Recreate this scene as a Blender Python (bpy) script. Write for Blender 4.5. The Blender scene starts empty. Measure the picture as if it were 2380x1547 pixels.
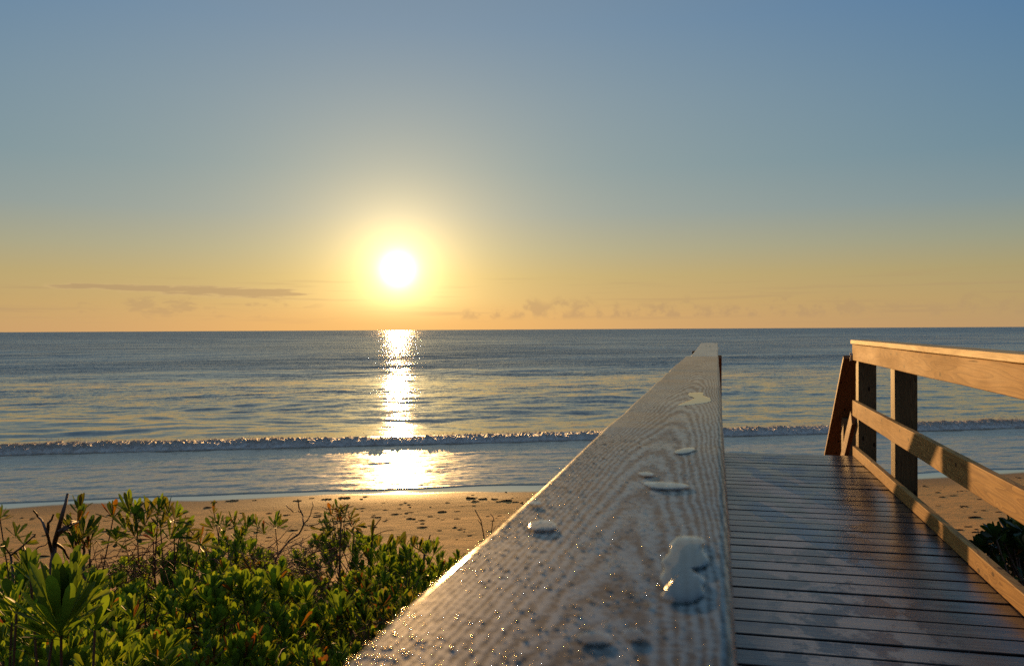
import bpy, bmesh, math, random
import numpy as np
from mathutils import Vector, Matrix, Quaternion

random.seed(11); rng = np.random.default_rng(11)
R = math.radians
scene = bpy.context.scene
col = scene.collection

# ------------------------------------------------------------------ camera
CAM_Z = 4.6                       # above the sea
F = 1944.0                        # focal length in units of a 2380 px wide frame
YAW, PITCH, ROLL = R(13.74), R(-0.24), R(-0.30)
cam_d = bpy.data.cameras.new('camera'); cam = bpy.data.objects.new('camera', cam_d); col.objects.link(cam)
cam_d.sensor_width = 36.0; cam_d.lens = 36.0 * F / 2380.0
cam_d.clip_start = 0.02; cam_d.clip_end = 120000
CM = Matrix.Rotation(YAW, 4, 'Z') @ Matrix.Rotation(R(90) + PITCH, 4, 'X') @ Matrix.Rotation(ROLL, 4, 'Z')
cam.matrix_world = Matrix.Translation((0, 0, CAM_Z)) @ CM
cam_d.dof.use_dof = True; cam_d.dof.focus_distance = 2.6; cam_d.dof.aperture_fstop = 14.0
scene.camera = cam

def ray(px, py):
    return CM.to_3x3() @ Vector(((px - 1190) / F, -(py - 773.5) / F, -1.0))
def at(px, py, zc):
    return Vector((0, 0, CAM_Z)) + ray(px, py) * zc
def on_plane(px, py, z):
    d = ray(px, py); return Vector((0, 0, CAM_Z)) + d * ((z - CAM_Z) / d.z)

# ------------------------------------------------------------------ noise (numpy)
def _hash(ix, iy, seed):
    h = (ix.astype(np.int64) * 374761393 + iy.astype(np.int64) * 668265263 + seed * 1442695041) & 0xffffffff
    h = ((h ^ (h >> 13)) * 1274126177) & 0xffffffff
    return ((h ^ (h >> 16)) & 0xffff) / 65535.0
def vnoise(x, y, seed=0):
    x = np.asarray(x, float); y = np.asarray(y, float)
    ix = np.floor(x); iy = np.floor(y); fx = x - ix; fy = y - iy
    fx = fx * fx * fx * (fx * (fx * 6 - 15) + 10); fy = fy * fy * fy * (fy * (fy * 6 - 15) + 10)
    a = _hash(ix, iy, seed); b = _hash(ix + 1, iy, seed); c = _hash(ix, iy + 1, seed); d = _hash(ix + 1, iy + 1, seed)
    return (a + (b - a) * fx) * (1 - fy) + (c + (d - c) * fx) * fy
def fbm(x, y, oct=4, seed=0, gain=.5):
    x = np.asarray(x, float); y = np.asarray(y, float)
    s = 0; a = 1; t = 0
    for k in range(oct):
        s = s + a * (vnoise(x, y, seed + k * 7) * 2 - 1); t += a; a *= gain
        x, y = (x * 1.6 - y * 1.2) + 3.7, (x * 1.2 + y * 1.6) - 1.3
    return s / t
def sstep(a, b, x):
    u = np.clip((np.asarray(x, float) - a) / (b - a), 0, 1); return u * u * (3 - 2 * u)

# ------------------------------------------------------------------ beach frame: s along the shore, t out to sea
PHI = R(23.0)
SD = np.array((math.cos(PHI), math.sin(PHI))); TD = np.array((-math.sin(PHI), math.cos(PHI)))
def st2xy(s, t): return s * SD[0] + t * TD[0], s * SD[1] + t * TD[1]
def xy2st(x, y): return x * SD[0] + y * SD[1], x * TD[0] + y * TD[1]
def shore(s):
    return 24.1 + 1.0 * fbm(np.asarray(s, float) * .07 + 5.3, np.zeros_like(np.asarray(s, float)) + .5, 3, 3) + .16 * fbm(np.asarray(s, float) * .6, np.zeros_like(np.asarray(s, float)) + 9.5, 2, 8)
def sand_z(s, t):
    s = np.asarray(s, float); t = np.asarray(t, float)
    t0 = shore(s)
    z = 2.15 - 1.35 * sstep(6.5, 13.5, t + .8 * fbm(s * .2, t * .2, 2, 21))
    u = np.clip((t - 13.0) / (t0 - 13.0), 0, None)
    z = np.where(t > 13, .80 * np.clip(1 - u, 0, 1) ** 1.5, z + .0)
    z = np.where(t > t0, -.055 * (t - t0), z)
    z = np.maximum(z, -2.5)
    dry = 1 - sstep(-4.0, -1.0, t - t0)
    z = z + dry * (.035 * fbm(s * .5, t * .5, 3, 31) + .012 * fbm(s * 3.1, t * 3.1, 3, 41)) + (t < 12) * .10 * fbm(s * .6, t * .6, 3, 51)
    return z
def ground(px, py):
    d = ray(px, py); lo, hi = 1.0, 80.0
    for zc in np.arange(4.0, 40.0, .05):
        p = Vector((0, 0, CAM_Z)) + d * float(zc)
        s, t = xy2st(p.x, p.y)
        if p.z <= float(sand_z(s, t)): return p
    return p

# ------------------------------------------------------------------ node helpers
def new_mat(name):
    m = bpy.data.materials.new(name); m.use_nodes = True; m.node_tree.nodes.clear()
    return m, NT(m.node_tree)
class NT:
    def __init__(self, t): self.t = t
    def n(self, typ, **kw):
        nd = self.t.nodes.new(typ)
        for k, v in kw.items():
            if hasattr(nd, k): setattr(nd, k, v)
        return nd
    def link(self, a, b): self.t.links.new(a, b)
    def put(self, sock, v):
        if isinstance(v, bpy.types.NodeSocket): self.t.links.new(v, sock)
        elif v is not None: sock.default_value = v
    def m(self, op, a, b=None, c=None, clamp=False):
        nd = self.n('ShaderNodeMath', operation=op); nd.use_clamp = clamp
        self.put(nd.inputs[0], a)
        if b is not None: self.put(nd.inputs[1], b)
        if c is not None: self.put(nd.inputs[2], c)
        return nd.outputs[0]
    def vm(self, op, a, b=None):
        nd = self.n('ShaderNodeVectorMath', operation=op); self.put(nd.inputs[0], a)
        if b is not None:
            self.put(nd.inputs[3] if op == 'SCALE' else nd.inputs[1], b)
        return nd.outputs['Value'] if op in ('DOT_PRODUCT', 'LENGTH') else nd.outputs[0]
    def mix(self, f, a, b, blend='MIX'):
        nd = self.n('ShaderNodeMix', data_type='RGBA', blend_type=blend)
        self.put(nd.inputs[0], f); self.put(nd.inputs[6], a); self.put(nd.inputs[7], b)
        return nd.outputs[2]
    def rgb(self, r, g, b): return (r, g, b, 1.0)
    def ramp(self, f, stops, interp='LINEAR'):
        nd = self.n('ShaderNodeValToRGB'); cr = nd.color_ramp; cr.interpolation = interp
        while len(cr.elements) < len(stops): cr.elements.new(.5)
        for e, (p, c) in zip(cr.elements, stops):
            e.position = p; e.color = (c[0], c[1], c[2], 1) if not isinstance(c, (int, float)) else (c, c, c, 1)
        self.put(nd.inputs[0], f); return nd.outputs[0]
    def smooth(self, x, a, b, lo=0., hi=1.):
        nd = self.n('ShaderNodeMapRange', interpolation_type='SMOOTHSTEP')
        self.put(nd.inputs[0], x); self.put(nd.inputs[1], a); self.put(nd.inputs[2], b); self.put(nd.inputs[3], lo); self.put(nd.inputs[4], hi)
        return nd.outputs[0]
    def mapping(self, v, scale=(1, 1, 1), loc=(0, 0, 0), rot=(0, 0, 0)):
        nd = self.n('ShaderNodeMapping'); self.put(nd.inputs[0], v); nd.inputs[1].default_value = loc; nd.inputs[2].default_value = rot; nd.inputs[3].default_value = scale
        return nd.outputs[0]
    def noise(self, v, scale=1, detail=3, rough=.5, dist=0., out='Fac'):
        nd = self.n('ShaderNodeTexNoise'); self.put(nd.inputs['Vector'], v); nd.inputs['Scale'].default_value = scale
        nd.inputs['Detail'].default_value = detail; nd.inputs['Roughness'].default_value = rough; nd.inputs['Distortion'].default_value = dist
        return nd.outputs[out]
    def voronoi(self, v, scale=1, out='Distance', feature='F1', rnd=1.0, dim='3D'):
        nd = self.n('ShaderNodeTexVoronoi', feature=feature, voronoi_dimensions=dim); self.put(nd.inputs['Vector'], v); nd.inputs['Scale'].default_value = scale
        nd.inputs['Randomness'].default_value = rnd
        return nd.outputs[out]
    def xyz(self, v):
        nd = self.n('ShaderNodeSeparateXYZ'); self.put(nd.inputs[0], v); return nd.outputs
    def comb(self, x, y, z):
        nd = self.n('ShaderNodeCombineXYZ'); self.put(nd.inputs[0], x); self.put(nd.inputs[1], y); self.put(nd.inputs[2], z); return nd.outputs[0]
    def bump(self, h, strength=.5, dist=.01, normal=None):
        nd = self.n('ShaderNodeBump'); nd.inputs['Strength'].default_value = strength; nd.inputs['Distance'].default_value = dist
        self.put(nd.inputs['Height'], h)
        if normal is not None: self.put(nd.inputs['Normal'], normal)
        return nd.outputs[0]
    def principled(self, **kw):
        nd = self.n('ShaderNodeBsdfPrincipled')
        for k, v in kw.items(): self.put(nd.inputs[k], v)
        return nd.outputs[0]
    def out(self, s):
        nd = self.n('ShaderNodeOutputMaterial'); self.link(s, nd.inputs[0])
    def attr(self, name, out='Fac'):
        return self.n('ShaderNodeAttribute', attribute_name=name).outputs[out]
    def objco(self): return self.n('ShaderNodeTexCoord').outputs['Object']
    def pos(self): return self.n('ShaderNodeNewGeometry').outputs['Position']
    def rnd(self): return self.n('ShaderNodeObjectInfo').outputs['Random']

# ------------------------------------------------------------------ world
SUN = ray(925, 626).normalized()
SUN_AZ = math.atan2(SUN.x, SUN.y); SUN_EL = math.asin(SUN.z)
w = bpy.data.worlds.new('World'); scene.world = w; w.use_nodes = True; w.node_tree.nodes.clear()
g = NT(w.node_tree)
d = g.vm('NORMALIZE', g.n('ShaderNodeTexCoord').outputs['Generated'])
X, Y, Z = g.xyz(d)
el = g.m('MULTIPLY', g.m('ARCSINE', Z), 57.2958)
az = g.m('MULTIPLY', g.m('ARCTAN2', X, Y), 57.2958)
gam = g.m('MULTIPLY', g.m('ARCCOSINE', g.m('MINIMUM', g.vm('DOT_PRODUCT', d, tuple(SUN)), 1.0)), 57.2958)
base = g.ramp(g.m('DIVIDE', el, 60., clamp=True), [
    (0.000, (.58, .34, .15)), (.030, (.55, .365, .15)), (.060, (.485, .375, .17)), (.09, (.385, .37, .245)), (.13, (.275, .337, .325)),
    (.18, (.215, .31, .345)), (.25, (.188, .288, .362)), (.33, (.146, .254, .376)), (.50, (.13, .205, .315)), (1.0, (.19, .235, .30))])
# the sky loses its warmth and darkens away from the sun
side = g.smooth(gam, 18., 62.)
deep = g.mix(1.0, base, (.34, .64, .93, 1), 'MULTIPLY')
side = g.m('MULTIPLY', g.m('MULTIPLY', side, g.smooth(el, 0., 18., .35, 1.)), g.smooth(el, 60., 24., .3, 1.))
skyc = g.mix(side, base, deep)
def glow(c, sig, p=2.0):
    u = g.m('POWER', g.m('DIVIDE', gam, sig), p)
    e = g.m('EXPONENT', g.m('MULTIPLY', u, -1.))
    return g.vm('SCALE', c, e)
tot = skyc
for c, sg, p in (((6., 5.3, 4.4), .60, 1.5), ((2.6, 2.05, 1.05), 1.36, .95), ((.56, .35, .085), 4.4, 1.3), ((.19, .13, .035), 10., 1.6), ((.08, .058, .022), 22., 2.)):
    tot = g.vm('ADD', tot, glow(c, sg, p))
# orange haze low under the sun
haze = g.m('MULTIPLY', g.m('EXPONENT', g.m('MULTIPLY', g.m('POWER', g.m('DIVIDE', gam, 14.), 2.), -1.)), g.smooth(el, 2.4, 0.))
tot = g.mix(g.m('MULTIPLY', haze, .72), tot, (.86, .44, .13, 1))
# low clouds
cv = g.comb(g.m('MULTIPLY', az, .55), g.m('MULTIPLY', el, 1.9), 0.)
cn = g.noise(cv, 1.0, 6, .58)
camaz = -math.degrees(YAW)
def box(v, a, b, f):
    return g.m('MULTIPLY', g.smooth(v, a - f, a + f), g.smooth(v, b + f, b - f))
def az_of(px): return camaz + math.degrees(math.atan((px - 1190) / F))
# a long thin bank left of the sun
n1 = g.noise(g.comb(g.m('MULTIPLY', az, .45), g.m('MULTIPLY', el, 5.0), 7.3), 1., 6, .6)
mid = g.m('ADD', 2.62, g.m('MULTIPLY', g.m('ADD', az, -az_of(430)), -.024))
thick = g.smooth(az, az_of(150), az_of(620), .28, .62)
lens = g.m('SUBTRACT', 1.0, g.m('ABSOLUTE', g.m('DIVIDE', g.m('SUBTRACT', el, mid), thick)))
lens = g.m('MULTIPLY', g.m('MAXIMUM', lens, 0.), box(az, az_of(120), az_of(700), 2.2))
c1 = g.smooth(g.m('ADD', g.m('MULTIPLY', lens, .55), n1), .64, .86)
c1 = g.m('MULTIPLY', c1, g.smooth(lens, 0., .15))
n1b = g.noise(g.comb(g.m('MULTIPLY', az, .55), g.m('MULTIPLY', el, 1.5), 2.3), 1., 6, .62)
c1b = g.m('MULTIPLY', g.smooth(n1b, .50, .62), g.m('MULTIPLY', box(el, .9, 2.3, .4), box(az, az_of(160), az_of(720), 2.)))
# small cumulus heads right of the sun, tops ragged and bases flat
n2 = g.noise(g.comb(g.m('MULTIPLY', az, .80), g.m('MULTIPLY', el, .9), 1.9), 1., 7, .62)
top = g.m('ADD', .35, g.m('MULTIPLY', g.noise(g.comb(g.m('MULTIPLY', az, .42), 3.1, .4), 1., 3, .5), 3.0))
c2 = g.m('MULTIPLY', g.smooth(g.m('SUBTRACT', top, el), -.15, .5), g.smooth(n2, .44, .60))
c2 = g.m('MULTIPLY', c2, g.m('MULTIPLY', g.smooth(el, .55, .95), g.smooth(az, az_of(1020), az_of(1100))))
c2 = g.m('MULTIPLY', c2, g.smooth(az, az_of(2600), az_of(1500), .55, 1.))
n3 = g.noise(g.comb(g.m('MULTIPLY', az, .12), g.m('MULTIPLY', el, 3.2), 12.), 1., 4, .5)
c3 = g.m('MULTIPLY', g.smooth(n3, .52, .72), box(el, .6, 3.4, .6))
cd = g.m('MAXIMUM', g.m('MULTIPLY', c1, .58), g.m('MAXIMUM', g.m('MULTIPLY', c1b, .36), g.m('MAXIMUM', g.m('MULTIPLY', c2, .46), g.m('MULTIPLY', c3, .30))))
cd = g.m('MULTIPLY', cd, g.smooth(gam, 1.6, 5.))
tot = g.mix(cd, tot, (.43, .28, .155, 1))
rim = g.m('MULTIPLY', g.m('MULTIPLY', c1, g.m('SUBTRACT', 1., c1)), .55)
tot = g.vm('ADD', tot, g.vm('SCALE', (.42, .30, .12), rim))
nis = g.n('ShaderNodeTexSky'); nis.sky_type = 'NISHITA'; nis.sun_disc = False
nis.sun_elevation = SUN_EL; nis.sun_rotation = SUN_AZ; nis.air_density = 1.0; nis.dust_density = 1.2
bg1 = g.n('ShaderNodeBackground'); g.link(tot, bg1.inputs[0]); bg1.inputs[1].default_value = .97
bg2 = g.n('ShaderNodeBackground'); g.link(nis.outputs[0], bg2.inputs[0]); bg2.inputs[1].default_value = .0015
ad = g.n('ShaderNodeAddShader'); g.link(bg1.outputs[0], ad.inputs[0]); g.link(bg2.outputs[0], ad.inputs[1])
wo = g.n('ShaderNodeOutputWorld'); g.link(ad.outputs[0], wo.inputs[0])
w.cycles.sampling_method = 'MANUAL'; w.cycles.sample_map_resolution = 2048

sl = bpy.data.lights.new('sun', 'SUN'); sl.energy = 4.3; sl.color = (1.0, .55, .19); sl.angle = R(.55)
so = bpy.data.objects.new('sun', sl); col.objects.link(so); so.rotation_euler = SUN.to_track_quat('Z', 'Y').to_euler(); so.location = (0, 0, 30)

scene.view_settings.view_transform = 'Standard'; scene.view_settings.look = 'None'; scene.view_settings.exposure = 0
scene.render.engine = 'CYCLES'
scene.cycles.use_denoising = False
scene.cycles.max_bounces = 6; scene.cycles.diffuse_bounces = 3; scene.cycles.glossy_bounces = 3; scene.cycles.transmission_bounces = 3
scene.cycles.sample_clamp_indirect = 4.0; scene.cycles.sample_clamp_direct = 0.0
scene.cycles.caustics_reflective = False; scene.cycles.caustics_refractive = False

# ------------------------------------------------------------------ object helpers
def tag(o, label=None, cat=None, group=None, kind=None):
    if label: o['label'] = label
    if cat: o['category'] = cat
    if group: o['group'] = group
    if kind: o['kind'] = kind
    return o
def thing(name, label, cat, loc=(0, 0, 0), group=None):
    o = bpy.data.objects.new(name, None); o.empty_display_size = .1; col.objects.link(o); o.location = loc
    return tag(o, label, cat, group)
def wpos(o):
    p = Vector((0, 0, 0))
    while o is not None: p += Vector(o.location); o = o.parent
    return p
def link(name, me, mat, parent=None, M=None):
    """M is the world matrix of the new object; its parent chain only has translations (or a matrix of its own)."""
    o = bpy.data.objects.new(name, me); col.objects.link(o)
    if mat is not None: me.materials.append(mat)
    M = M if M is not None else Matrix.Identity(4)
    if parent is not None:
        o.parent = parent
        o.matrix_basis = world_of(parent).inverted() @ M
    else: o.matrix_basis = M
    return o
def world_of(o):
    M = o.matrix_basis.copy(); p = o.parent
    while p is not None: M = p.matrix_basis @ M; p = p.parent
    return M
def np_mesh(name, V, Fq, smooth=True, cols=None, floats=None):
    me = bpy.data.meshes.new(name); V = np.asarray(V, np.float32); Fq = np.asarray(Fq, np.int32)
    me.vertices.add(len(V)); me.vertices.foreach_set('co', V.ravel())
    k = Fq.shape[1]; me.loops.add(Fq.size); me.loops.foreach_set('vertex_index', Fq.ravel())
    me.polygons.add(len(Fq)); me.polygons.foreach_set('loop_start', np.arange(0, Fq.size, k, dtype=np.int32))
    me.polygons.foreach_set('loop_total', np.full(len(Fq), k, np.int32))
    me.update(calc_edges=True)
    if smooth: me.polygons.foreach_set('use_smooth', np.ones(len(Fq), bool))
    for nm, a in (cols or {}).items():
        at_ = me.color_attributes.new(nm, 'FLOAT_COLOR', 'POINT'); at_.data.foreach_set('color', np.asarray(a, np.float32).ravel())
    for nm, a in (floats or {}).items():
        at_ = me.attributes.new(nm, 'FLOAT', 'POINT'); at_.data.foreach_set('value', np.asarray(a, np.float32).ravel())
    me.validate(); return me
def grid_faces(nr, nc):
    i = np.arange(nr * nc).reshape(nr, nc)
    return np.stack((i[:-1, :-1], i[:-1, 1:], i[1:, 1:], i[1:, :-1]), -1).reshape(-1, 4)

def board_mesh(L, wd, th, bev=.004, seg=2, wob=0.0, cuts=0):
    bm = bmesh.new(); bmesh.ops.create_cube(bm, size=1)
    for v in bm.verts: v.co = Vector(((v.co.x + .5) * L, v.co.y * wd, v.co.z * th))
    bmesh.ops.bevel(bm, geom=list(bm.edges), offset=bev, segments=seg, profile=.5, affect='EDGES', clamp_overlap=True)
    if cuts:
        ed = [e for e in bm.edges if abs((e.verts[0].co - e.verts[1].co).x) > L * .8]
        bmesh.ops.subdivide_edges(bm, edges=ed, cuts=cuts, use_grid_fill=True)
        ph = random.uniform(0, 50)
        for v in bm.verts:
            n = float(fbm(v.co.x * 1.3 + ph, v.co.y * 3, 2, 5)); n2 = float(fbm(v.co.x * 6 + ph, v.co.y * 9 + v.co.z * 13, 2, 6))
            v.co.y += wob * n + .0012 * n2; v.co.z += wob * .7 * float(fbm(v.co.x * 1.1 - ph, .3, 2, 7)) + .0012 * n2
    me = bpy.data.meshes.new('board'); bm.to_mesh(me); bm.free()
    return me
def board(name, A, B, wd, th, mat, parent, up=(0, 0, 1), bev=.004, wob=0.0, cuts=0, seg=2):
    A = Vector(A); B = Vector(B); x = (B - A).normalized(); y = Vector(up).cross(x).normalized(); z = x.cross(y)
    M = Matrix((x, y, z)).transposed().to_4x4(); M.translation = A
    return link(name, board_mesh((B - A).length, wd, th, bev, seg, wob, cuts), mat, parent, M)

def tube(points, radii, sides=6):
    P = [Vector(p) for p in points]; V = []; Fq = []
    ref = Vector((.3, .9, .2))
    for i, p in enumerate(P):
        t = (P[min(i + 1, len(P) - 1)] - P[max(i - 1, 0)]).normalized()
        a = t.cross(ref).normalized(); b = t.cross(a)
        for k in range(sides):
            th = 2 * math.pi * k / sides; V.append(tuple(p + (a * math.cos(th) + b * math.sin(th)) * radii[i]))
    for i in range(len(P) - 1):
        for k in range(sides):
            Fq.append((i * sides + k, i * sides + (k + 1) % sides, (i + 1) * sides + (k + 1) % sides, (i + 1) * sides + k))
    return V, Fq
class Acc:
    def __init__(self): self.V = []; self.F = []; self.C = []; self.n = 0
    def add(self, V, Fq, c=None):
        V = np.asarray(V, float).reshape(-1, 3); Fq = np.asarray(Fq, int)
        self.V.append(V); self.F.append(Fq + self.n); self.n += len(V)
        if c is not None: self.C.append(np.tile(np.array((c[0], c[1], c[2], 1.0)), (len(V), 1)))
    def mesh(self, name, origin=(0, 0, 0), smooth=True):
        if not self.V: return None
        V = np.concatenate(self.V) - np.array(origin)
        return np_mesh(name, V, np.concatenate(self.F), smooth, {'tint': np.concatenate(self.C)} if self.C else None)

# ------------------------------------------------------------------ materials
def wood_mat(name, light, dark, knots=True, rough=.68, wet=0.0, bumpy=.4, ring=26., spec=.16):
    m, g = new_mat(name)
    o = g.objco(); r = g.rnd()
    o = g.vm('ADD', o, g.comb(g.m('MULTIPLY', r, 31.), g.m('MULTIPLY', r, 3.7), g.m('MULTIPLY', r, 5.1)))
    st = g.mapping(o, (.55, 7., 7.))
    v = g.noise(st, 1., 2, .45)
    ox, oy, oz = g.xyz(o)
    kv = g.comb(g.m('MULTIPLY', ox, 4.6), g.m('MULTIPLY', g.m('ADD', oy, oz), 8.5), 0.)
    kv = g.vm('ADD', kv, g.vm('SCALE', g.noise(g.mapping(o, (40., 40., 40.)), 1., 2, .5, out='Color'), .06))
    kd = g.voronoi(kv, 1.0, 'Distance', rnd=.8, dim='2D')
    kc = g.voronoi(kv, 1.0, 'Color', rnd=.8, dim='2D')
    sel = g.m('GREATER_THAN', g.xyz(kc)[0], .60)
    kn = g.m('MULTIPLY', sel, g.smooth(kd, .125, .055))
    kw = g.m('MULTIPLY', sel, g.smooth(kd, .42, .0))
    ph = g.m('ADD', g.m('MULTIPLY', v, ring), g.m('MULTIPLY', kw, 3.0 if knots else 0.))
    saw = g.m('FRACT', ph)
    line = g.m('POWER', saw, 2.2)
    fib = g.noise(g.mapping(o, (5., 150., 150.)), 1., 3, .6)
    blot = g.noise(g.mapping(o, (1.3, 4., 4.)), 1., 4, .6)
    c = g.mix(line, light, dark)
    c = g.mix(g.smooth(fib, .35, .75, 0., .45), c, g.rgb(dark[0] * .7, dark[1] * .7, dark[2] * .7))
    c = g.mix(g.smooth(blot, .40, .72, 0., .55), c, g.mix(1., c, (.62, .58, .54, 1), 'MULTIPLY'))
    if knots: c = g.mix(kn, c, (dark[0] * .28, dark[1] * .22, dark[2] * .2, 1))
    # splits along the grain
    cr = g.smooth(g.noise(g.mapping(o, (1.1, 42., 42.)), 1., 2, .5), .27, .23)
    c = g.mix(g.m('MULTIPLY', cr, .75), c, (.02, .012, .008, 1))
    h = g.m('ADD', g.m('MULTIPLY', saw, .35), g.m('ADD', g.m('MULTIPLY', fib, .5), g.m('MULTIPLY', cr, -1.6)))
    nrm = g.bump(h, bumpy, .002)
    rr = g.m('ADD', rough, g.m('MULTIPLY', g.m('SUBTRACT', blot, .5), .25))
    g.out(g.principled(**{'Base Color': c, 'Roughness': rr, 'Normal': nrm, 'Specular IOR Level': spec}))
    return m
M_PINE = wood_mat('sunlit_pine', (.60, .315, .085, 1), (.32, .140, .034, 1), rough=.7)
M_CAP = wood_mat('pale_sunlit_cap_wood', (.80, .52, .19, 1), (.52, .29, .09, 1), rough=.6, knots=False)  # weathered cap, brightened further to paint in the sun on its edge
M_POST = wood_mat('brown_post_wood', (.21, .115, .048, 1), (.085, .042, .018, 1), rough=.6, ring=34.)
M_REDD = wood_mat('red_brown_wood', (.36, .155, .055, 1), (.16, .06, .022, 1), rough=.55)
M_UNDER = wood_mat('damp_framing_wood', (.16, .10, .055, 1), (.07, .04, .02, 1), knots=False)

def deck_mat():
    m, g = new_mat('wet_decking')
    o = g.objco()
    brd = g.m('FLOOR', g.m('DIVIDE', g.xyz(o)[1], .146))
    wn = g.n('ShaderNodeTexWhiteNoise', noise_dimensions='1D'); g.put(wn.inputs['W'], brd); br = wn.outputs['Value']
    oo = g.vm('ADD', o, g.comb(g.m('MULTIPLY', br, 17.), 0., g.m('MULTIPLY', br, 9.)))
    fib = g.noise(g.mapping(oo, (3., 90., 30.)), 1., 4, .6)
    gr = g.noise(g.mapping(oo, (1.2, 16., 8.)), 1., 3, .5)
    saw = g.m('FRACT', g.m('MULTIPLY', gr, 9.))
    blot = g.noise(g.mapping(o, (1.9, 1.3, 1.)), 1., 6, .62)
    trk = g.noise(g.mapping(o, (3.4, 2.1, 1.), (4.2, 1.1, 0)), 1., 5, .65)
    c = g.mix(saw, (.068, .061, .053, 1), (.040, .035, .030, 1))
    c = g.mix(g.smooth(fib, .4, .7, 0., .5), c, (.04, .028, .024, 1))
    c = g.mix(g.m('MULTIPLY', br, .35), c, (.11, .085, .07, 1))
    # pale scuffed trail of dew and sand down the middle
    x = g.xyz(o)[0]
    lane = g.m('MULTIPLY', g.smooth(x, .10, .30), g.smooth(x, .95, .55))
    pale = g.m('MULTIPLY', g.m('MULTIPLY', lane, g.smooth(g.xyz(o)[1], 1.6, 3.2)), g.smooth(trk, .47, .53))
    c = g.mix(g.m('MULTIPLY', pale, .75), c, (.36, .37, .33, 1))
    edge = g.smooth(g.m('ABSOLUTE', g.m('SUBTRACT', g.m('FRACT', g.m('DIVIDE', g.m('SUBTRACT', g.xyz(o)[1], END - .137), .146)), .4418)), .405, .435)
    c = g.mix(g.m('MULTIPLY', edge, .8), c, (.010, .007, .006, 1))  # plank edges darkened: shade of the gaps painted into the colour
    dew = g.smooth(g.noise(g.mapping(o, (70., 70., 70.)), 1., 2, .5), .70, .74)
    c = g.mix(g.m('MULTIPLY', dew, .35), c, (.45, .45, .44, 1))
    h = g.m('ADD', g.m('MULTIPLY', fib, .7), g.m('ADD', g.m('MULTIPLY', saw, .3), g.m('MULTIPLY', dew, .7)))
    rr = g.m('ADD', .27, g.m('ADD', g.m('MULTIPLY', g.m('SUBTRACT', blot, .5), .35), g.m('MULTIPLY', pale, .16)))
    g.out(g.principled(**{'Base Color': c, 'Roughness': rr, 'Normal': g.bump(h, .35, .0025), 'Specular IOR Level': .6}))
    return m
END = 7.87
M_DECK = deck_mat()

def rail_mat(name, x0, seed, gain=1.0):
    """dew covered flat sawn board: cathedral grain standing out as pale wet ridges"""
    m, g = new_mat(name)
    o = g.objco(); x, y, z = g.xyz(o)
    wv = g.noise(g.mapping(o, (2.2, 9., 1.), (seed, seed, 0)), 1., 3, .5)
    wv2 = g.noise(g.mapping(o, (22., 70., 1.), (seed, 0, 0)), 1., 3, .6)
    u = g.m('SUBTRACT', y, -.012)
    u = g.m('ADD', u, g.m('MULTIPLY', g.m('SUBTRACT', g.noise(g.mapping(o, (.9, .01, .01), (seed, 0, 0)), 1., 1, .5), .5), .05))
    par = g.m('MULTIPLY', g.m('POWER', g.m('ABSOLUTE', u), 1.9), 1900.)
    ph = g.m('ADD', g.m('MULTIPLY', x, 8.), g.m('ADD', par, g.m('ADD', g.m('MULTIPLY', wv, 3.6), g.m('MULTIPLY', wv2, 1.15))))
    s = g.m('ADD', .5, g.m('MULTIPLY', g.m('SINE', g.m('MULTIPLY', ph, 6.2832)), .5))
    grit = g.noise(g.mapping(o, (330., 230., 300.), (seed, 0, 0)), 1., 3, .65)
    grit2 = g.noise(g.mapping(o, (60., 160., 60.)), 1., 3, .6)
    pat = g.noise(g.mapping(o, (3., 9., 1.)), 1., 4, .6)
    k = g.m('ADD', g.m('MULTIPLY', s, .26), g.m('ADD', g.m('MULTIPLY', grit, 1.23), g.m('MULTIPLY', pat, .45)))
    band = g.smooth(k, .74, 1.20)
    c = g.mix(band, (.032, .044, .045, 1), (.128, .192, .200, 1))
    c = g.mix(g.smooth(grit2, .45, .75, 0., .35), c, (.075, .070, .055, 1))
    side = g.smooth(z, .012, .002)
    c = g.mix(side, c, (.22, .12, .055, 1))
    h = g.m('ADD', g.m('MULTIPLY', band, .7), g.m('MULTIPLY', grit, .8))
    rr = g.m('SUBTRACT', .74 * gain, g.m('MULTIPLY', band, .14 * gain))
    g.out(g.principled(**{'Base Color': c, 'Roughness': rr, 'Normal': g.bump(h, .18, .0003), 'Specular IOR Level': .16 if gain == 1.0 else .5, 'Coat Weight': g.m('ADD', .22, g.m('MULTIPLY', band, .45)), 'Coat Roughness': .17, 'Coat IOR': 1.45, 'Coat Normal': g.bump(h, .12, .0003)}))
    return m
M_RAIL1 = rail_mat('dewy_rail_board', 0, 1.7)
M_RAIL2 = rail_mat('dewy_far_rail_board', 0, 8.3, .55)

def film_mat(name, rough, ior, lo, tint=(1, 1, 1)):
    m, g = new_mat(name)
    tr = g.n('ShaderNodeBsdfTransparent'); tr.inputs[0].default_value = (.97, .97, .97, 1)
    gl = g.n('ShaderNodeBsdfGlossy'); gl.inputs[0].default_value = (*tint, 1); gl.inputs['Roughness'].default_value = rough
    fr = g.n('ShaderNodeFresnel'); fr.inputs[0].default_value = ior
    ms = g.n('ShaderNodeMixShader'); g.put(ms.inputs[0], g.m('MAXIMUM', fr.outputs[0], lo)); g.link(tr.outputs[0], ms.inputs[1]); g.link(gl.outputs[0], ms.inputs[2])
    g.out(ms.outputs[0]); return m
M_PUDDLE = film_mat('clear_water_film', .10, 1.40, .05)
M_DEW = film_mat('dew_drop_water', .11, 1.38, .02, (1, .82, .55))
m, g = new_mat('galvanised_steel')
g.out(g.principled(**{'Base Color': (.45, .45, .44, 1), 'Metallic': 1.0, 'Roughness': g.m('ADD', .3, g.m('MULTIPLY', g.noise(g.objco(), 60., 3), .3))})); M_STEEL = m
m, g = new_mat('rusty_screw')
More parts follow.
